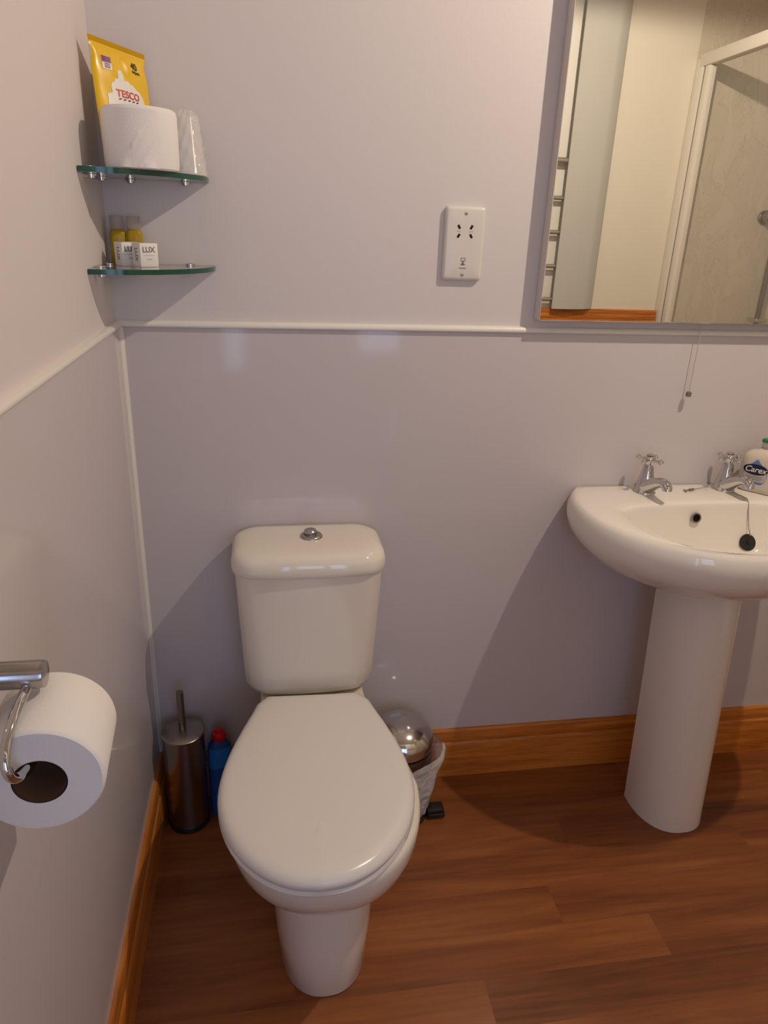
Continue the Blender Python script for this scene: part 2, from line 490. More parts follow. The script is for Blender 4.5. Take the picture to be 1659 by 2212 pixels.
# ------------------------------------------------------------------ basin on pedestal
BX = 1.312
W = thing('washbasin', 'white porcelain pedestal washbasin below the mirror', 'washbasin', (BX, -.2, 0))
NB = 96
def sgp(v, p): return math.copysign(abs(v)**p, v)
def outer(s, z, dy=0):
    pts = []
    for i in range(NB):
        a = 2*PI*i/NB
        c, q = math.cos(a), math.sin(a)
        if q >= 0:   n, b = 2.3, .27
        else:        n, b = 2.1, .283
        x = .313*s*sgp(c, 2/n); yv = -.165 + b*s*sgp(q, 2/n) + dy
        pts.append((BX+x, min(yv, -.0005-PT), z))
    return pts
def inner(s, z, dy=0):
    pts = []
    for i in range(NB):
        a = 2*PI*i/NB
        c, q = math.cos(a), math.sin(a)
        if q >= 0:   n, b = 3.2, .055
        else:        n, b = 2.6, .219
        x = .214*s*sgp(c, 2/n); yv = -.198 + b*s*sgp(q, 2/n) + dy
        pts.append((BX+x, yv, z))
    return pts
def mixl(A, B, t, z): return [(a[0]*(1-t)+b[0]*t, a[1]*(1-t)+b[1]*t, z) for a, b in zip(A, B)]
R = [outer(.36, .712, -.02), outer(.52, .718, -.012), outer(.70, .734, -.006), outer(.85, .757), outer(.94, .784), outer(.985, .807), outer(1.0, .828), outer(.997, .845), outer(.98, .8605), outer(.963, .868), outer(.945, .871)]
O, I = outer(.945, 0), inner(1.06, 0)
for t in (.12, .35, .65, .88): R.append(mixl(O, I, t, .8720+.002*math.sin(PI*t)))
R += [inner(1.06, .8715), inner(1.03, .8705), inner(1.005, .8680), inner(.985, .864), inner(.968, .857), inner(.953, .847), inner(.925, .827, -.003), inner(.87, .795, -.008), inner(.78, .768, -.012), inner(.6, .748, -.018), inner(.35, .739, -.022), inner(.12, .736, -.025)]
MB().loft(R, cap0=False).build('basin', PORCB, W, smooth=179, world=True)
ped = MB(); R = []
for z, cx, hw, yb, yf in ((0, 1.356, .0945, -.150, -.296), (.02, 1.3555, .094, -.150, -.295), (.35, 1.343, .092, -.145, -.285), (.70, 1.329, .0905, -.14, -.275), (.73, 1.328, .092, -.14, -.275)):
    loop = []
    for i in range(49):
        a = PI + PI*i/48
        loop.append((cx+hw*sgp(math.cos(a), .85), -.175+(abs(yf)-.175)*sgp(math.sin(a), .9), z))
    loop += [(cx+hw*.99, yb, z), (cx-hw*.99, yb, z)]
    R.append(loop)
ped.loft(R)
ped.build('pedestal', PORCB, W, smooth=40, world=True)
# overflow hole and waste
ov = MB().lathe([(.0125, 0), (.0125, .004), (.0095, .004), (.009, -.012)], n=28)
ov.add([(0, 0, 0)], [])
rot = Matrix.Translation((BX-.012, -.152, .838)) @ Matrix.Rotation(math.radians(80), 4, 'X')
ov.xform(rot).build('overflow_ring', mat('worn_overflow_metal', (.30, .26, .21), .4, metal=.6), W, world=True)
oh = MB().lathe([(.0096, .002), (.0001, .002)], n=24).xform(rot).build('overflow_hole', DARKHOLE, W, world=True)
MB().lathe([(.028, .7365), (.028, .741), (.02, .740), (.018, .737)], (BX, -.235, 0), 32).build('waste_ring', CHROME, W, world=True)

# taps
def make_tap(x, y, rz, hrot, label):
    t = thing('basin_tap', label, 'tap', (x, y, .8735), rz, 'chrome pillar taps on the basin')
    MB().lathe([(.027, 0), (.027, .003), (.0245, .006), (.0225, .012), (.021, .022), (.0185, .034), (.0155, .046), (.0135, .058), (.0125, .066), (.009, .0675), (.008, .070)], n=36).build('body', CHROME, t)
    MB().tube([(0, .002, .012), (0, -.016, .020), (0, -.035, .032), (0, -.052, .041), (0, -.066, .0445), (0, -.076, .043), (0, -.0815, .0375), (0, -.083, .031)],
              [.0225, .0190, .0152, .0130, .0120, .0118, .0115, .011], 20).build('spout', CHROME, t)
    h = MB()
    h.lathe([(.0085, .068), (.0105, .073), (.013, .078), (.013, .086), (.0105, .091), (.004, .0935)], n=28)
    for k in range(4):
        a = hrot + k*PI/2
        c, s = math.cos(a), math.sin(a)
        h.tube([(c*.010, s*.010, .082), (c*.018, s*.018, .082), (c*.024, s*.024, .082)], [.0042, .0034, .0045], 12)
        h.sphere((c*.0285, s*.0285, .082), .0066)
    h.build('cross_handle', CHROME, t)
    MB().lathe([(.0085, .0925), (.0085, .0948), (.006, .0958), (.001, .096)], n=24).build('index_button', STEELP, t)
    return t
make_tap(1.208, -.064, math.radians(6), math.radians(28), 'left chrome cross-head tap, clear of the soap bottle')
make_tap(1.423, -.058, math.radians(6), math.radians(8), 'right chrome cross-head tap with plug chain looped around it')

# plug and chain
P = thing('basin_plug', 'black rubber plug hanging on a thin chain inside the basin', 'plug', (1.436, -.172, .774))
pm = Matrix.Translation((1.437, -.168, .776)) @ Matrix.Rotation(math.radians(62), 4, 'X')
MB().lathe([(.016, -.007), (.0195, .002), (.0205, .005), (.0195, .007), (.006, .0085), (.005, .012), (.001, .012)], n=32).xform(pm).build('stopper', BLACKP, P, world=True)
def bead_chain(pts, r, name, parent, m):
    P_ = [Vector(p) for p in pts]; mb = MB(); d = 0
    mb.tube([tuple(p) for p in P_], r*.45, 6)
    for a, b in zip(P_[:-1], P_[1:]):
        L = (b-a).length; n = max(1, int(L/(r*2.6)))
        for i in range(n):
            p = a.lerp(b, (i+.5)/n); mb.sphere(tuple(p), r, 8, 6)
    return mb.build(name, m, parent, world=True)
CHM = mat('dull_chain_metal', (.34, .30, .25), .35, metal=.8)
ch = [(1.437, -.176, .797), (1.4365, -.166, .81), (1.436, -.158, .83), (1.4355, -.150, .852), (1.4355, -.146, .868), (1.4345, -.138, .8775), (1.431, -.122, .879), (1.427, -.105, .8785), (1.424, -.09, .878)]
bead_chain(ch, .0015, 'chain', P, CHM)
bead_chain([(1.397, -.056, .880), (1.375, -.058, .8795), (1.352, -.062, .878), (1.338, -.066, .8775)], .0013, 'chain', P, CHM)
MB().tube([(1.338, -.066, .8778), (1.324, -.069, .8776)], .0030, 10).tube([(1.324, -.069, .8775), (1.312, -.0715, .8770)], .0016, 8).tube([(1.313, -.064, .8768), (1.311, -.079, .8768)], .0016, 8).build('anchor_pin', CHM, P, world=True)

# soap bottle
S = thing('soap_bottle', 'pearly hand soap bottle with flat green cap beside right tap', 'soap bottle', (1.508, -.072, .8745), math.radians(-50))
sb = MB(); R = []
for z, hw, hd, r in ((0, .042, .026, .020), (.004, .0465, .029, .022), (.012, .048, .030, .023), (.06, .0475, .0295, .023), (.082, .046, .0285, .024), (.093, .041, .026, .024), (.1, .029, .022, .0215), (.104, .018, .017, .0165), (.107, .0145, .0145, .0144)):
    R.append(rrect(0, 0, hw, hd, r, z, 8))
sb.loft(R).build('body', SOAPW, S)
MB().lathe([(.0128, .106), (.0128, .122), (.012, .124)], n=32).build('neck', CLEARP, S)
MB().lathe([(.0135, .1235), (.0148, .1245), (.0148, .1285), (.0135, .1305), (.006, .1315), (.001, .1316)], n=32).build('cap', GREENP, S)
# label: drop, oval, wordmark (wrapped on the bottle front)
def wrap_front(x, z, off):
    hw, hd, r = .0475, .0295, .023
    if abs(x) <= hw-r: return (x, -hd-off, z)
    s = abs(x)-(hw-r); a = min(s/r, 1.5)
    return (math.copysign(hw-r+(r+off)*math.sin(a), x), -(hd-r)-(r+off)*math.cos(a), z)
def flat_poly(pts, off, fn, nsub=3):
    bm = bmesh.new()
    vs = [bm.verts.new((p[0], p[1], 0)) for p in pts]
    bm.faces.new(vs)
    bmesh.ops.triangulate(bm, faces=bm.faces[:])
    for _ in range(nsub):
        bmesh.ops.subdivide_edges(bm, edges=bm.edges[:], cuts=1, use_grid_fill=True)
        bmesh.ops.triangulate(bm, faces=bm.faces[:])
    bm.verts.index_update()
    v = [fn(q.co.x, q.co.y, off) for q in bm.verts]; f = [[q.index for q in g.verts] for g in bm.faces]
    bm.free(); return v, f
def ellipse(cx, cy, a, b, n=40): return [(cx+a*math.cos(2*PI*i/n), cy+b*math.sin(2*PI*i/n)) for i in range(n)]
LCX = -.008
drop = [(LCX, .084)]
for i in range(33):
    a = math.radians(35) - math.radians(250)*i/32
    drop.append((LCX+.0285*math.cos(a), .043+.027*math.sin(a)))
lb = MB(); lb.add(*flat_poly(drop, .0004, wrap_front, 3)); lb.build('drop_label', BLUEP, S, fix=False)
band = [(LCX-.0275, .050), (LCX+.0275, .050), (LCX+.0275, .036), (LCX+.022, .028), (LCX-.022, .028), (LCX-.0275, .036)]
lb = MB(); lb.add(*flat_poly(band, .0007, wrap_front, 3)); lb.build('pale_band', mat('pale_label', (.52, .47, .46), .4), S, fix=False)
lb = MB(); lb.add(*flat_poly(ellipse(LCX, .058, .0285, .0135), .0010, wrap_front, 3)); lb.build('oval_badge', NAVY, S, fix=False)
def print_text(s, size, cx, cy, off, fn, m, name, parent, shear=0, bold=0, rot=0, sx=1):
    v, f = text_mesh(s, size, shear, bold)
    c, q = math.cos(rot), math.sin(rot)
    vv = [fn(cx + (x*sx)*c - y*q, cy + (x*sx)*q + y*c, off) for x, y, z in v]
    return MB().add(vv, f).build(name, m, parent, smooth=0, fix=False)
print_text('Carex', .0200, LCX, .0578, .0014, wrap_front, WHT, 'lettering', S, shear=.25, bold=.0003, sx=.98)
for zz, ww in ((.0405, .018), (.0365, .021), (.0325, .016)):
    lb = MB(); lb.add(*flat_poly([(LCX-ww, zz), (LCX+ww, zz), (LCX+ww, zz+.0012), (LCX-ww, zz+.0012)], .0011, wrap_front, 2)); lb.build('small_print', GREYM, S, fix=False)

# ------------------------------------------------------------------ toilet brush, bottle, bin
B = thing('toilet_brush', 'dark brushed steel toilet brush holder in the corner left of toilet', 'toilet brush', (.0795, -.094, 0))
MB().lathe([(.048, .0), (.052, .003), (.052, .018), (.0505, .020)], n=48).build('base_ring', BLACKP, B)
MB().lathe([(.0505, .018), (.0500, .276), (.048, .277)], n=56).build('canister', STEEL, B)
MB().lathe([(.051, .277), (.0515, .279), (.0515, .2815), (.049, .2835), (.02, .285), (.009, .2855)], n=56).build('lid', mat('brushed_steel_lid', (.42, .37, .33), .30, metal=1), B)
MB().lathe([(.0085, .2845), (.0085, .395), (.0078, .3975), (.001, .398)], n=24).build('handle', STEEL, B)

Q = thing('cleaner_bottle', 'blue cleaner bottle with red cap between brush holder and toilet', 'bottle', (.163, -.070, 0), math.radians(10))
b_ = MB(); R = []
for z, hw, hd in ((0, .026, .018), (.004, .029, .020), (.02, .030, .021), (.10, .0305, .021), (.15, .030, .021), (.195, .029, .0205), (.215, .0265, .019), (.227, .020, .016), (.235, .0135, .013), (.242, .0125, .0125)):
    R.append(rrect(0, 0, hw, hd, min(hw, hd)*.8, z, 6))
b_.loft(R).build('body', BOTBLUE, Q)
R = []
for z, hw, hd in ((.156, .0306, .0216), (.195, .0297, .0212), (.2135, .0275, .0199)):
    R.append(rrect(0, 0, hw, hd, min(hw, hd)*.8, z, 6))
MB().loft(R, False, False).build('upper_body', BOTBLUEL, Q)
c_ = MB()
prof = []
c_.lathe([(.0165, .233), (.0175, .235), (.0175, .246), (.0155, .252), (.009, .2535), (.0085, .259), (.001, .260)], n=28)
for i in range(14):
    a = 2*PI*i/14
    c_.box((-.0012, -.0008, .2355), (.0012, .0008, .245))
    for j in range(-8, 0):
        x, y, z = c_.v[j]; c_.v[j] = (x*math.cos(a)-y*math.sin(a)+.0174*math.cos(a), x*math.sin(a)+y*math.cos(a)+.0174*math.sin(a), z)
c_.build('cap', REDCAP, Q)

BNX = .622
N_ = thing('pedal_bin', 'small round pedal bin with polished domed lid, right of toilet', 'bin', (.622, -.120, 0))
MB().lathe([(.075, 0), (.083, .002), (.084, .012), (.082, .014)], n=56).build('base_ring', BLACKP, N_)
MB().lathe([(.081, .012), (.081, .222), (.079, .223)], n=64).build('body', STEEL, N_)
MB().lathe([(.0835, .214), (.0835, .222), (.081, .224), (.072, .224)], n=64).build('rim', BLACKP, N_)
dm = [(.0835, .222), (.085, .224), (.085, .232)]
for k in range(1, 13):
    a = PI/2*k/12
    dm.append((max(.0005, .085*math.cos(a)), .232+.060*math.sin(a)))
MB().lathe(dm, n=72).build('lid', STEELP, N_)
MB().box((.696-BNX, -.155+.120-.02, .006), (.742-BNX, -.155+.120+.012, .018), .003).box((.072, -.052, .016), (.118, -.020, .030), .003).build('pedal', BLACKP, N_)
MB().box((.076, .045, .07), (.100, .065, .165), .004).build('hinge_bracket', BLACKP, N_)
# liner hanging over the rim
lin = MB(); rings = []
nb = 140
for j in range(19):
    t = j/18
    ring = []
    for i in range(nb):
        a = 2*PI*i/nb
        top = .198 + .012*math.cos(a-.6) + .003*math.sin(a*5+1)
        bot = .050 + .014*math.sin(a*3+.7) - .010*max(0, math.cos(a+1.0))
        z = top+(bot-top)*t
        f = 1-abs(math.sin(a*4.5+1.3*math.sin(a*3)+t*1.9))**.7
        g = .5+.5*math.sin(a*23+2.2+t*9)
        h = .5+.5*math.sin(a*4-t*6+.5)
        rr = .0825 + .0105*math.sin(PI*min(1, .08+t*.95))**.8*(.2+.75*f+.35*h) + .0025*g*(.3+t*.7)
        side = max(0, math.cos(a+.12))
        rr += side**6*.030*math.exp(-((t-.10)/.17)**2) + side**3*.008*math.exp(-((t-.45)/.3)**2)
        rr += .004*math.exp(-t*9)
        ring.append((BNX+rr*math.cos(a), -.120+rr*math.sin(a), z))
    rings.append(ring)
lin.loft(rings, False, False)
lo = lin.build('bin_liner', BAG, smooth=70, fix=False)
tag(lo, 'thin white plastic bag hanging over the rim of the pedal bin', 'bin bag')

# ------------------------------------------------------------------ mirror, socket, pull cord
M = thing('wall_mirror', 'large frameless rectangular mirror above the washbasin', 'mirror', (1.31, -.02, 1.272))
mx0, mx1, mz0, mz1, my = .901, 1.73, 1.272, 2.12, -.036
MB().box((mx0, my+.004, mz0), (mx1, -.001, mz1)).build('backing', MIRB, M, smooth=0, world=True)
MB().box((mx0, my, mz0), (mx1, my+.004, mz1), .0012, 1).build('glass', MIRR, M, smooth=0, world=True)

sx, sz = .7245, 1.4235
K = thing('shaver_socket', 'white rectangular shaver socket on the upper wall left of mirror', 'socket', (sx, 0, sz))
R = []
for hw, hh, r, o in ((.043, .0735, .006, .0005), (.043, .0735, .006, .006), (.0422, .0727, .006, .009), (.040, .0705, .006, .0112), (.036, .0665, .005, .0122), (.02, .04, .004, .0124)):
    R.append([(x, -o, y) for x, y, _ in rrect(0, 0, hw, hh, r, 0, 6)])
MB().loft(R).build('plate', SOCK, K, smooth=35)
def disc_y(x, z, r, d0, d1): return MB().lathe([(r, -d0), (r, -d1), (r*.7, -d1-.0004)], (x, 0, z), 20, 'y')
for zz in (.060, -.062):
    s_ = disc_y(0, zz, .0036, .0115, .0126).build('screw', mat('screw_steel', (.42, .38, .33), .4, metal=.7), K)
    MB().box((-.0028, -.0134, zz-.0004), (.0028, -.0128, zz+.0004)).build('screw_slot', GREYM, s_)
for (px, pz, an) in ((-.0135, .0335, -32), (.0135, .0335, 32), (-.0135, .0160, 32), (.0135, .0160, -32)):
    q = MB().box((-.0025, -.0127, -.0044), (.0025, -.0119, .0044), .0003, 1)
    q.xform(Matrix.Translation((px, 0, pz)) @ Matrix.Rotation(math.radians(an), 4, 'Y')).build('pin_slot', DARKHOLE, K)
for px in (-.0135, .0135):
    MB().box((px-.004, -.0127, .0236), (px+.004, -.0123, .0262)).build('slot_bridge', mat('socket_shade', (.52, .48, .43), .5), K)
def front_y(x, z, off): return (x, -.0124-off, z)
g = MB(); g.box((-.005, -.0128, -.0285), (.005, -.0125, -.0275)).box((-.005, -.0128, -.034), (.005, -.0125, -.033)).box((-.005, -.0128, -.034), (-.004, -.0125, -.0275)).box((.004, -.0128, -.034), (.005, -.0125, -.0275)).box((-.002, -.0128, -.040), (.002, -.0125, -.034)).box((-.0045, -.0128, -.0425), (.0045, -.0125, -.0395))
g.build('shaver_symbol', GREYM, K, smooth=0)
MB().box((-.0075, -.0128, -.0490), (.0075, -.0125, -.0474)).build('print_bar', GREYM, K, smooth=0)

C_ = thing('light_pull', 'thin pull cord with a small grey end below the mirror', 'pull cord', (1.303, -.022, 1.104))
MB().tube([(1.303, -.022, 1.272), (1.303, -.022, 1.11)], .0009, 8).build('cord', CORDM, C_, world=True)
MB().lathe([(.003, 1.1115), (.0062, 1.110), (.0066, 1.101), (.005, 1.0995)], (1.303, -.022, 0), 20).build('toggle', mat('toggle_grey', (.22, .19, .16), .4, metal=.3), C_, world=True)

# ------------------------------------------------------------------ glass corner shelves
def make_shelf(z, r, label):
    s = thing('corner_shelf', label, 'shelf', (0, 0, z), 0, 'glass corner shelves')
    th = .009
    mb = MB(); n = 48
    top = [(.0015, -.0015, th)] + [(.0015+r*math.sin(PI/2*i/n), -.0015-r*math.cos(PI/2*i/n), th) for i in range(n+1)]
    bot = [(x, y, 0) for x, y, _ in top]
    m = len(top)
    mb.add(top+bot, [tuple(range(m)), tuple(reversed(range(m, 2*m)))], 0)
    for i in range(m):
        j = (i+1) % m
        mb.f.append((i, m+i, m+j, j)); mb.mi.append(1)
    mb.build('glass', [GLASS, GLASSE], s, smooth=30)
    for (x, y, ax) in ((.0, -.150, 'x'), (.0, -.065, 'x'), (.055, .0, 'y'), (.158, .0, 'y')):
        c = MB()
        dx, dy = (.012, 0) if ax == 'x' else (0, -.012)
        cx, cy = x+dx, y+dy
        c.lathe([(.0095, -.0035), (.0095, -.0005)], (cx, cy, 0), 24)
        c.lathe([(.004, -.008), (.0065, -.007), (.0065, -.0035)], (cx, cy, 0), 20)
        c.lathe([(.0095, th+.0005), (.0095, th+.003), (.006, th+.0045), (.001, th+.005)], (cx, cy, 0), 24)
        if ax == 'x': c.box((.0, y-.004, -.006), (.014, y+.004, -.001))
        else: c.box((x-.004, -.014, -.006), (x+.004, .0, -.001))
        c.build('clip', CHROME, s)
    return s
UZ, LZ = 1.519, 1.3555
make_shelf(UZ, .200, 'upper glass corner shelf, holding yellow packet and paper roll')
make_shelf(LZ, .205, 'lower glass corner shelf, holding small bottles and soap cartons')
UT, LT = UZ+.009, LZ+.009

# wipes packet (pillow pack stood on end, leaning across the corner)
PK = thing('wipes_packet', 'yellow wipes packet standing behind the roll on the upper shelf', 'packet', (.058, -.068, UT))
cTL, cTR = Vector((.019, -.105, 1.7365)), Vector((.0985, -.012, 1.7265))
cBL, cBR = Vector((.031, -.115, UT+.001)), Vector((.106, -.022, UT+.001))
PW, PH = .122, .212
Nn = (cBR-cBL).cross(cTL-cBL).normalized()
if Nn.y > 0: Nn = -Nn
def pk0(a, b):
    pin = .035*math.exp(-((b-.88)/.07)**2)           # waist below the top seal
    a = a + (.5-a)*2*pin
    return cBL*(1-a)*(1-b) + cBR*a*(1-b) + cTL*(1-a)*b + cTR*a*b
def pk(u, v, off):
    """u,v in metres across/up the face"""
    a = min(max(u/PW, 0), 1); b = min(max(v/PH, 0), 1)
    prof = (max(0, math.sin(PI*a))**.45) * (max(0, math.sin(PI*min(max((b-.055)/.89, 0), 1)))**.5)
    wob = .0012*math.sin(a*9+b*5)*math.sin(b*13) + .0018*math.sin(a*21+1)*math.exp(-((b-.86)/.09)**2)
    return pk0(a, b) + Nn*(.0125*prof+wob*prof+off)
NU, NV = 48, 72
def pk_grid(side):
    v = []; f = []
    for j in range(NV+1):
        for i in range(NU+1):
            u, w_ = PW*i/NU, PH*j/NV
            p = pk(u, w_, 0)
            if side < 0:
                q = pk0(i/NU, j/NV)
                p = q - (p-q)*.8
            v.append(tuple(p))
    for j in range(NV):
        for i in range(NU):
            a = j*(NU+1)+i
            f.append((a, a+1, a+NU+2, a+NU+1))
    return v, f
pb = MB(); pb.add(*pk_grid(1)); pb.add(*pk_grid(-1))
pb.build('pouch', YEL, PK, smooth=60, world=True)
splash = [(.024, .0), (.019, .10), (.020, .124), (.030, .127), (.029, .138), (.031, .143), (.036, .145), (.039, .151), (.0455, .152), (.0465, .163), (.049, .167), (.056, .167), (.058, .162), (.0585, .151), (.066, .152), (.070, .148), (.077, .147), (.084, .141), (.091, .139), (.099, .129), (.103, .118), (.106, .104), (.106, .0)]
def pkf(x, y, off): return tuple(pk(x, y, off))
lb = MB(); lb.add(*flat_poly(splash, .0006, pkf, 4)); lb.build('white_splash', WHT, PK, world=True, fix=False)
print_text('TESCO', .0165, .0625, .1275, .0012, pkf, REDP, 'lettering', PK, bold=.0004, sx=1.0)
for o in [bpy.data.objects[n] for n in bpy.data.objects.keys() if n.startswith('lettering')]:
    if o.parent == PK: o.location = -PK.location
dsh = MB()
for i in range(5):
    x0 = .040 + i*.0094
    dsh.add(*flat_poly([(x0, .1172), (x0+.0052, .1182), (x0+.0068, .1202), (x0+.0014, .1195)], .0012, pkf, 1))
dsh.build('logo_dashes', NAVY, PK, world=True, fix=False)
o = print_text('40', .0165, .0885, .181, .0010, pkf, BLACKT, 'pack_count', PK, bold=.0003); o.location = -PK.location
o = print_text('wipes', .0085, .090, .172, .0010, pkf, BLACKT, 'pack_count', PK, bold=.0002); o.location = -PK.location
tg = MB(); tg.add(*flat_poly([(.018, .163), (.036, .163), (.0345, .184), (.016, .184)], .0008, pkf, 2)); tg.build('price_tag', WHT, PK, world=True, fix=False)
tg = MB(); tg.add(*flat_poly([(.0178, .174), (.0348, .174), (.0343, .1838), (.0163, .1838)], .0012, pkf, 2)); tg.build('tag_head', PURP, PK, world=True, fix=False)
tg = MB()
for zz in (.171, .168, .1652): tg.add(*flat_poly([(.022, zz), (.033, zz), (.033, zz+.0016), (.022, zz+.0016)], .0013, pkf, 1))
tg.build('tag_print', PURP, PK, world=True, fix=False)

# paper roll on the upper shelf
RL = thing('toilet_roll', 'new white toilet roll standing on the upper glass shelf', 'toilet roll', (.096, -.124, UT), 0)
rr = .0635
MB().lathe([(.020, .0005), (rr-.004, .0005), (rr-.0012, .003), (rr, .012), (rr+.0004, .055), (rr, .087), (rr-.0015, .094), (rr-.005, .097), (.021, .097)], n=72, cap0=False, cap1=False).build('paper', PAPER, RL)
MB().lathe([(.0205, .001), (.0205, .0965), (.0195, .0965), (.0195, .001)], n=40, cap0=False, cap1=False).build('cardboard_core', CARD, RL)
# loose end: a thin flap with creases on the front
fl_ = MB(); v = []; f = []
for j in range(25):
    for i in range(31):
        a = math.radians(-118 + 62*i/30); z = .002+.089*j/24
        cr = .0022*max(0, math.sin((i*.5 - j*.55)*.9+1.0))**6*(1 if (i > 10 and j < 15) else .15)
        cr += .003*max(0, 1-j/4.0)*max(0, math.sin(i*.35))
        q = rr+.0008+cr
        v.append((q*math.cos(a), q*math.sin(a), z))
for j in range(24):
    for i in range(30):
        a = j*31+i; f.append((a, a+1, a+32, a+31))
fl_.add(v, f).build('loose_sheet', PAPER, RL, smooth=70, fix=False)

# wrapped cup
CU = thing('wrapped_cup', 'clear plastic cup in a crinkled wrapper at right of upper shelf', 'cup', (.166, -.046, UT))
MB().lathe([(.034, .0005), (.0345, .002), (.0335, .004), (.0235, .096), (.0225, .0985), (.001, .0985)], n=40, cap0=False).build('cup', FROST, CU)
wr_ = MB(); rings = []
for j in range(26):
    t = j/25
    z = .0005+.108*t
    base = .0355-.0115*t
    if t > .9: base *= 1-.35*(t-.9)/.1
    ring = []
    for i in range(72):
        a = 2*PI*i/72
        q = base + .0016*math.sin(a*5+t*7)*math.sin(t*11+a*2) + .0012*math.sin(a*13-t*17)
        ring.append((q*math.cos(a), min(q*math.sin(a), .043), z))
    rings.append(ring)
wr_.loft(rings, False, True).build('plastic_wrap', WRAP, CU, smooth=25)

# lower shelf: two shampoo bottles, two soap cartons
def small_bottle(x, y, rz, label):
    s = thing('shampoo_bottle', label, 'bottle', (x, y, LT), rz, 'small yellow bottles on the lower shelf')
    R = []
    for z, h in ((.0003, .0125), (.002, .0145), (.006, .015), (.05, .015), (.058, .0145), (.0625, .0125), (.0645, .0105)):
        R.append(rrect(0, 0, h, h*.85, h*.6, z, 6))
    MB().loft(R).build('body', SHAMP, s)
    MB().lathe([(.0118, .064), (.0122, .0655), (.0122, .087), (.0115, .0885), (.001, .0888)], n=32).build('cap', CLEARP, s)
    return s
small_bottle(.025, -.028, .1, 'small yellow bottle with clear cap nearest the left wall')
small_bottle(.056, -.026, .05, 'small yellow bottle behind the soap cartons, clear cap')
def carton(x, y, rz, label):
    s = thing('soap_carton', label, 'soap box', (x, y, LT), rz, 'white soap cartons on the lower shelf')
    hw, hd, h = .0185, .0148, .0425
    MB().box((-hw, -hd, .0003), (hw, hd, h), .0008, 2).build('box', CARTON, s)
    fr = lambda a, b, o: (a, -hd-o, b)
    sd = lambda a, b, o: (-hw-o, -a, b)
    print_text('LUX', .0135, -.001, .0305, .0003, fr, GREYM, 'lettering', s, bold=.0004)
    print_text('LUX', .0125, .0, .022, .0003, sd, GREYM, 'lettering', s, bold=.0004, rot=-PI/2)
    MB().add([fr(-.011, .0205, .0003), fr(.011, .0205, .0003), fr(.011, .0213, .0003), fr(-.011, .0213, .0003)], [(0, 1, 2, 3)]).add([fr(-.006, .013, .0003), fr(.006, .013, .0003), fr(.006, .0145, .0003), fr(-.006, .0145, .0003)], [(0, 1, 2, 3)]).build('small_print', mat('pale_print', (.5, .42, .40), .5), s, smooth=0, fix=False)
    return s
carton(.047, -.070, math.radians(38), 'white soap carton on the left, overlapping its twin')
carton(.083, -.092, math.radians(38), 'white soap carton on the right end of the pair')

# ------------------------------------------------------------------ roll holder on the left wall
H = thing('roll_holder', 'chrome toilet roll holder fixed to the left wall', 'roll holder', (.0, -.94, 1.02))
HY, HZ, HX = -.925, 1.017, .0665
MB().lathe([(.024, PT), (.024, PT+.004), (.016, PT+.007), (.0145, PT+.009), (.0145, .070), (.0135, .0735), (.004, .0745), (.001, .0745)], (0, HY, HZ), 40, 'x').build('wall_post', SATIN, H, world=True)
arm = [(HX-.008, HY-.002, HZ-.008), (HX-.009, HY-.030, HZ-.009), (HX-.010, HY-.058, HZ-.015), (HX-.011, HY-.081, HZ-.028), (HX-.009, HY-.091, HZ-.043), (HX-.006, HY-.088, HZ-.056), (HX-.001, HY-.076, HZ-.0625), (HX+.002, HY-.06, HZ-.0628), (HX+.004, HY+.045, HZ-.0628)]
# smooth the arm
def smooth_path(p, it=3):
    P_ = [Vector(q) for q in p]
    for _ in range(it):
        n = [P_[0]]
        for a, b in zip(P_[:-1], P_[1:]): n += [a.lerp(b, .25), a.lerp(b, .75)]
        n.append(P_[-1]); P_ = n
    return [tuple(q) for q in P_]
MB().tube(smooth_path(arm), .0050, 14).build('arm', CHROME, H, world=True)

G = thing('toilet_roll', 'part-used toilet roll hanging on the chrome wall holder', 'toilet roll', (.0745, -.99, .9355))
gx, gz, ro, ri = .0745, .9355, .0605, .0258
MB().lathe([(ri, -.990), (ro-.003, -.990), (ro-.001, -.988), (ro, -.985), (ro, -.893), (ro-.001, -.890), (ri, -.889)], (gx, 0, gz), 80, 'y', cap0=False, cap1=False).build('paper', PAPER, G, world=True)
MB().lathe([(ri, -.9895), (ri, -.890), (ri-.0012, -.890), (ri-.0012, -.9895)], (gx, 0, gz), 48, 'y', cap0=False, cap1=False).build('cardboard_core', CARD, G, world=True)

G.rotation_euler = (0, 0, math.radians(4))

# ------------------------------------------------------------------ what the mirror shows: opposite wall
led = thing('pine_ledge', 'orange pine ledge on the opposite wall, reflected in mirror', 'ledge', (1.9, RY, 1.05))
lp = [(.0, 1.00), (.028, 1.00), (.028, 1.062), (.024, 1.070), (.026, 1.076), (.026, 1.086), (.020, 1.095), (.022, 1.100), (.022, 1.112), (.018, 1.117), (0, 1.117)]
MB().loft(sweep(lp, (.99, RY, 0), (2.212, RY, 0), (0, 1, 0))).build('board', PINE, led, smooth=25, world=True)
CURT = mat('grey_fabric', (.56, .555, .52), .85)
cu = MB(); front = []
for i in range(41):
    t = i/40
    front.append((1.655+.218*t, RY+.055+.006*math.sin(t*5)-.035*max(0, (t-.72)/.28)**1.6))
ring = front + [(x, y-.005) for x, y in reversed(front)]
cu.loft([[(x, y, z) for x, y in ring] for z in (1.118, RH-.02)])
ob = cu.build('hanging_blind', CURT, smooth=50)
tag(ob, 'tall plain grey hanging blind reflected at left of mirror', 'blind')

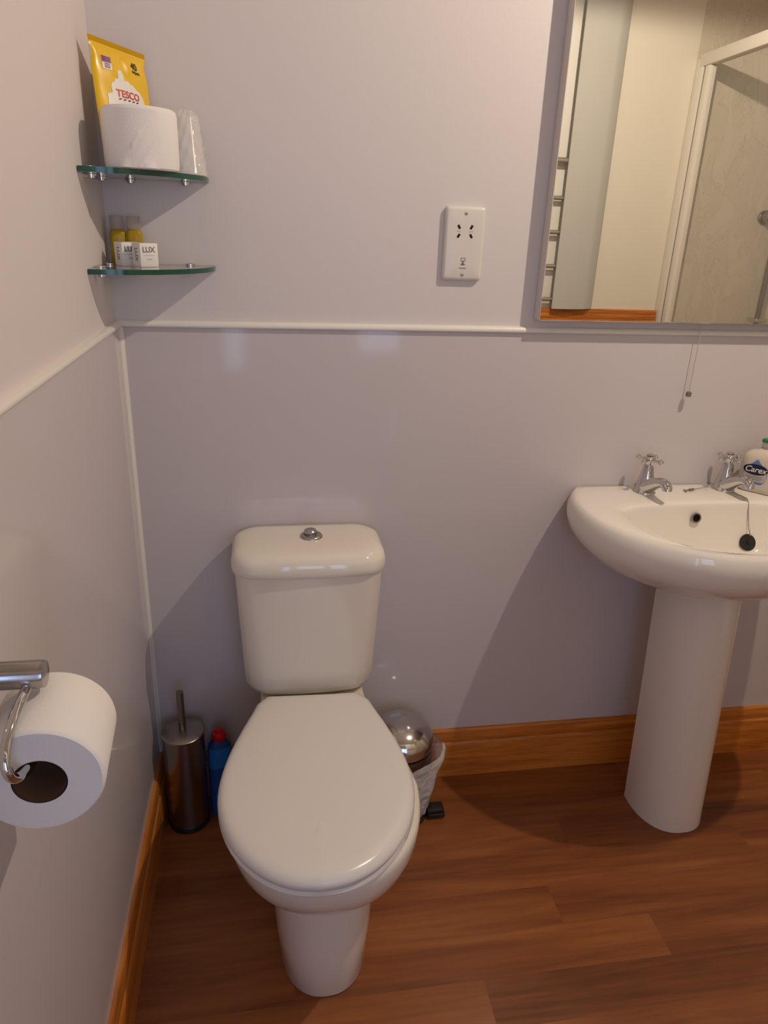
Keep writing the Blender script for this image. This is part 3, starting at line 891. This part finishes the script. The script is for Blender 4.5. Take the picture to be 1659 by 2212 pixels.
TR = thing('towel_rail', 'ladder towel rail with horizontal bars, reflected at mirror left edge', 'towel rail', (1.5, RY, 1.1))
RAILM = mat('rail_metal', (.50, .46, .40), .3, metal=.7)
for xx in (1.22, 1.72):
    MB().tube([(xx, RY+.035, 1.12), (xx, RY+.035, 1.80)], .009, 16).build('upright', RAILM, TR, world=True)
for zz in (1.755, 1.602, 1.457, 1.309, 1.160):
    MB().tube([(1.20, RY+.035, zz), (1.74, RY+.035, zz)], .0095 if zz < 1.75 else .013, 16).build('bar', RAILM, TR, world=True)
for zz in (1.765, 1.175):
    MB().box((1.588, RY+.001, zz-.03), (1.603, RY+.05, zz+.03), .004).build('wall_bracket', CHROME, TR, world=True)

ALU = mat('white_aluminium', (.82, .78, .70), .35)
SGL = mat('clear_screen_glass', (.9, .95, .93), .02, alpha=.05)
SH = thing('shower_enclosure', 'white framed shower enclosure reflected in right of mirror', 'shower', (2.6, -1.5, 0))
SXX, YF = 2.235, -.92
MB().box((SXX-.02, RY+.001, .10), (SXX+.02, RY+.060, 2.185), .004).build('wall_post', ALU, SH, world=True)
MB().box((SXX-.012, RY+.060, .12), (SXX+.012, RY+.074, 2.15)).build('dark_gap_strip', GREYM, SH, smooth=0, world=True)  # dark strip put in for the shaded gap between post and stile
MB().box((SXX-.018, RY+.074, .12), (SXX+.016, RY+.112, 2.15), .004).build('door_stile', ALU, SH, world=True)
MB().box((SXX-.022, RY+.03, 2.150), (SXX+.022, YF, 2.200), .004).build('top_rail', ALU, SH, world=True)
MB().box((SXX-.02, YF-.02, .10), (SXX+.02, YF+.02, 2.20), .004).build('corner_post', ALU, SH, world=True)
MB().box((SXX, YF-.02, 2.150), (RX-.001, YF+.02, 2.20), .004).build('top_rail', ALU, SH, world=True)
MB().box((SXX-.003, RY+.112, .12), (SXX+.003, YF-.02, 2.15)).build('glass_panel', SGL, SH, smooth=0, world=True)
MB().box((SXX+.02, YF-.003, .12), (RX-.003, YF+.003, 2.15)).build('glass_panel', SGL, SH, smooth=0, world=True)
MB().box((SXX-.03, RY+.001, .0), (RX-.001, YF+.03, .10), .01).build('tray', ALU, SH, world=True)
struct(MB().box((RX-.008, RY, .10), (RX-.0005, YF, RH)).build('wall_shower', MARBLE, smooth=0))

DCH = mat('dark_chrome', (.34, .31, .29), .12, metal=1)
SR = thing('shower_rail', 'chrome shower slide rail on marbled wall, reflected at mirror edge', 'shower rail', (2.76, RY, 1.1))
MB().tube([(2.745, RY+.055, .85), (2.745, RY+.055, 1.60)],   .0135, 20).build('rail', DCH, SR, world=True)
for zz in (1.56, .90):
    MB().lathe([(.032, RY+.001), (.032, RY+.010), (.024, RY+.014), (.024, RY+.06), (.016, RY+.066), (.001, RY+.067)], (2.700, 0, zz), 32, 'y').build('bracket', DCH, SR, world=True)
MB().box((2.70, RY+.035, 1.075), (2.775, RY+.10, 1.095), .006).build('slider', CHROME, SR, world=True)

# ------------------------------------------------------------------ lights
def lamp(x, y, z, power, col, r):
    li = bpy.data.lights.new('ceiling_bulb', 'SPOT'); li.energy = power; li.spot_size = math.radians(180); li.spot_blend = .12; li.color = col; li.shadow_soft_size = r
    o = bpy.data.objects.new('ceiling_bulb', li); o.location = (x, y, z); COL.objects.link(o); return o
WARM = (1.0, .85, .68)
LXY = (1.47, -.68)
lamp(*LXY, 2.40, 50, WARM, .016)
o = MB().lathe([(.055, 2.519), (.055, 2.506), (.045, 2.50), (.03, 2.49), (.02, 2.47), (.017, 2.43), (.015, 2.425)], (*LXY, 0), 32).build('ceiling_light', TRIMW)
tag(o, 'white ceiling lamp holder above the washbasin', 'ceiling light')

w_ = bpy.data.worlds.new('world'); SC.world = w_; w_.use_nodes = True
w_.node_tree.nodes['Background'].inputs[0].default_value = (.55, .65, .9, 1)
w_.node_tree.nodes['Background'].inputs[1].default_value = .2

# ------------------------------------------------------------------ camera
yaw, pitch, roll = .1716, .3787, .0389
f_px = 1546.8
cy, sy = math.cos(yaw), math.sin(yaw); cp, sp = math.cos(pitch), math.sin(pitch)
fwd = Vector((sy*cp, cy*cp, -sp)); right = Vector((cy, -sy, 0)); up = right.cross(fwd)
r2 = right*math.cos(roll)+up*math.sin(roll); u2 = -right*math.sin(roll)+up*math.cos(roll)
cam = bpy.data.cameras.new('camera'); co = bpy.data.objects.new('camera', cam); COL.objects.link(co)
Mw = Matrix((r2, u2, -fwd)).transposed().to_4x4()
Mw.translation = Vector((.3021, -1.585, 1.4513))
co.matrix_world = Mw
cam.sensor_fit = 'HORIZONTAL'; cam.sensor_width = 36; cam.lens = f_px/1659*36
cam.clip_start = .02
SC.camera = co
SC.view_settings.view_transform = 'Standard'; SC.view_settings.look = 'None'
SC.view_settings.exposure = 0.0; SC.view_settings.gamma = 1
SC.view_settings.use_curve_mapping = False
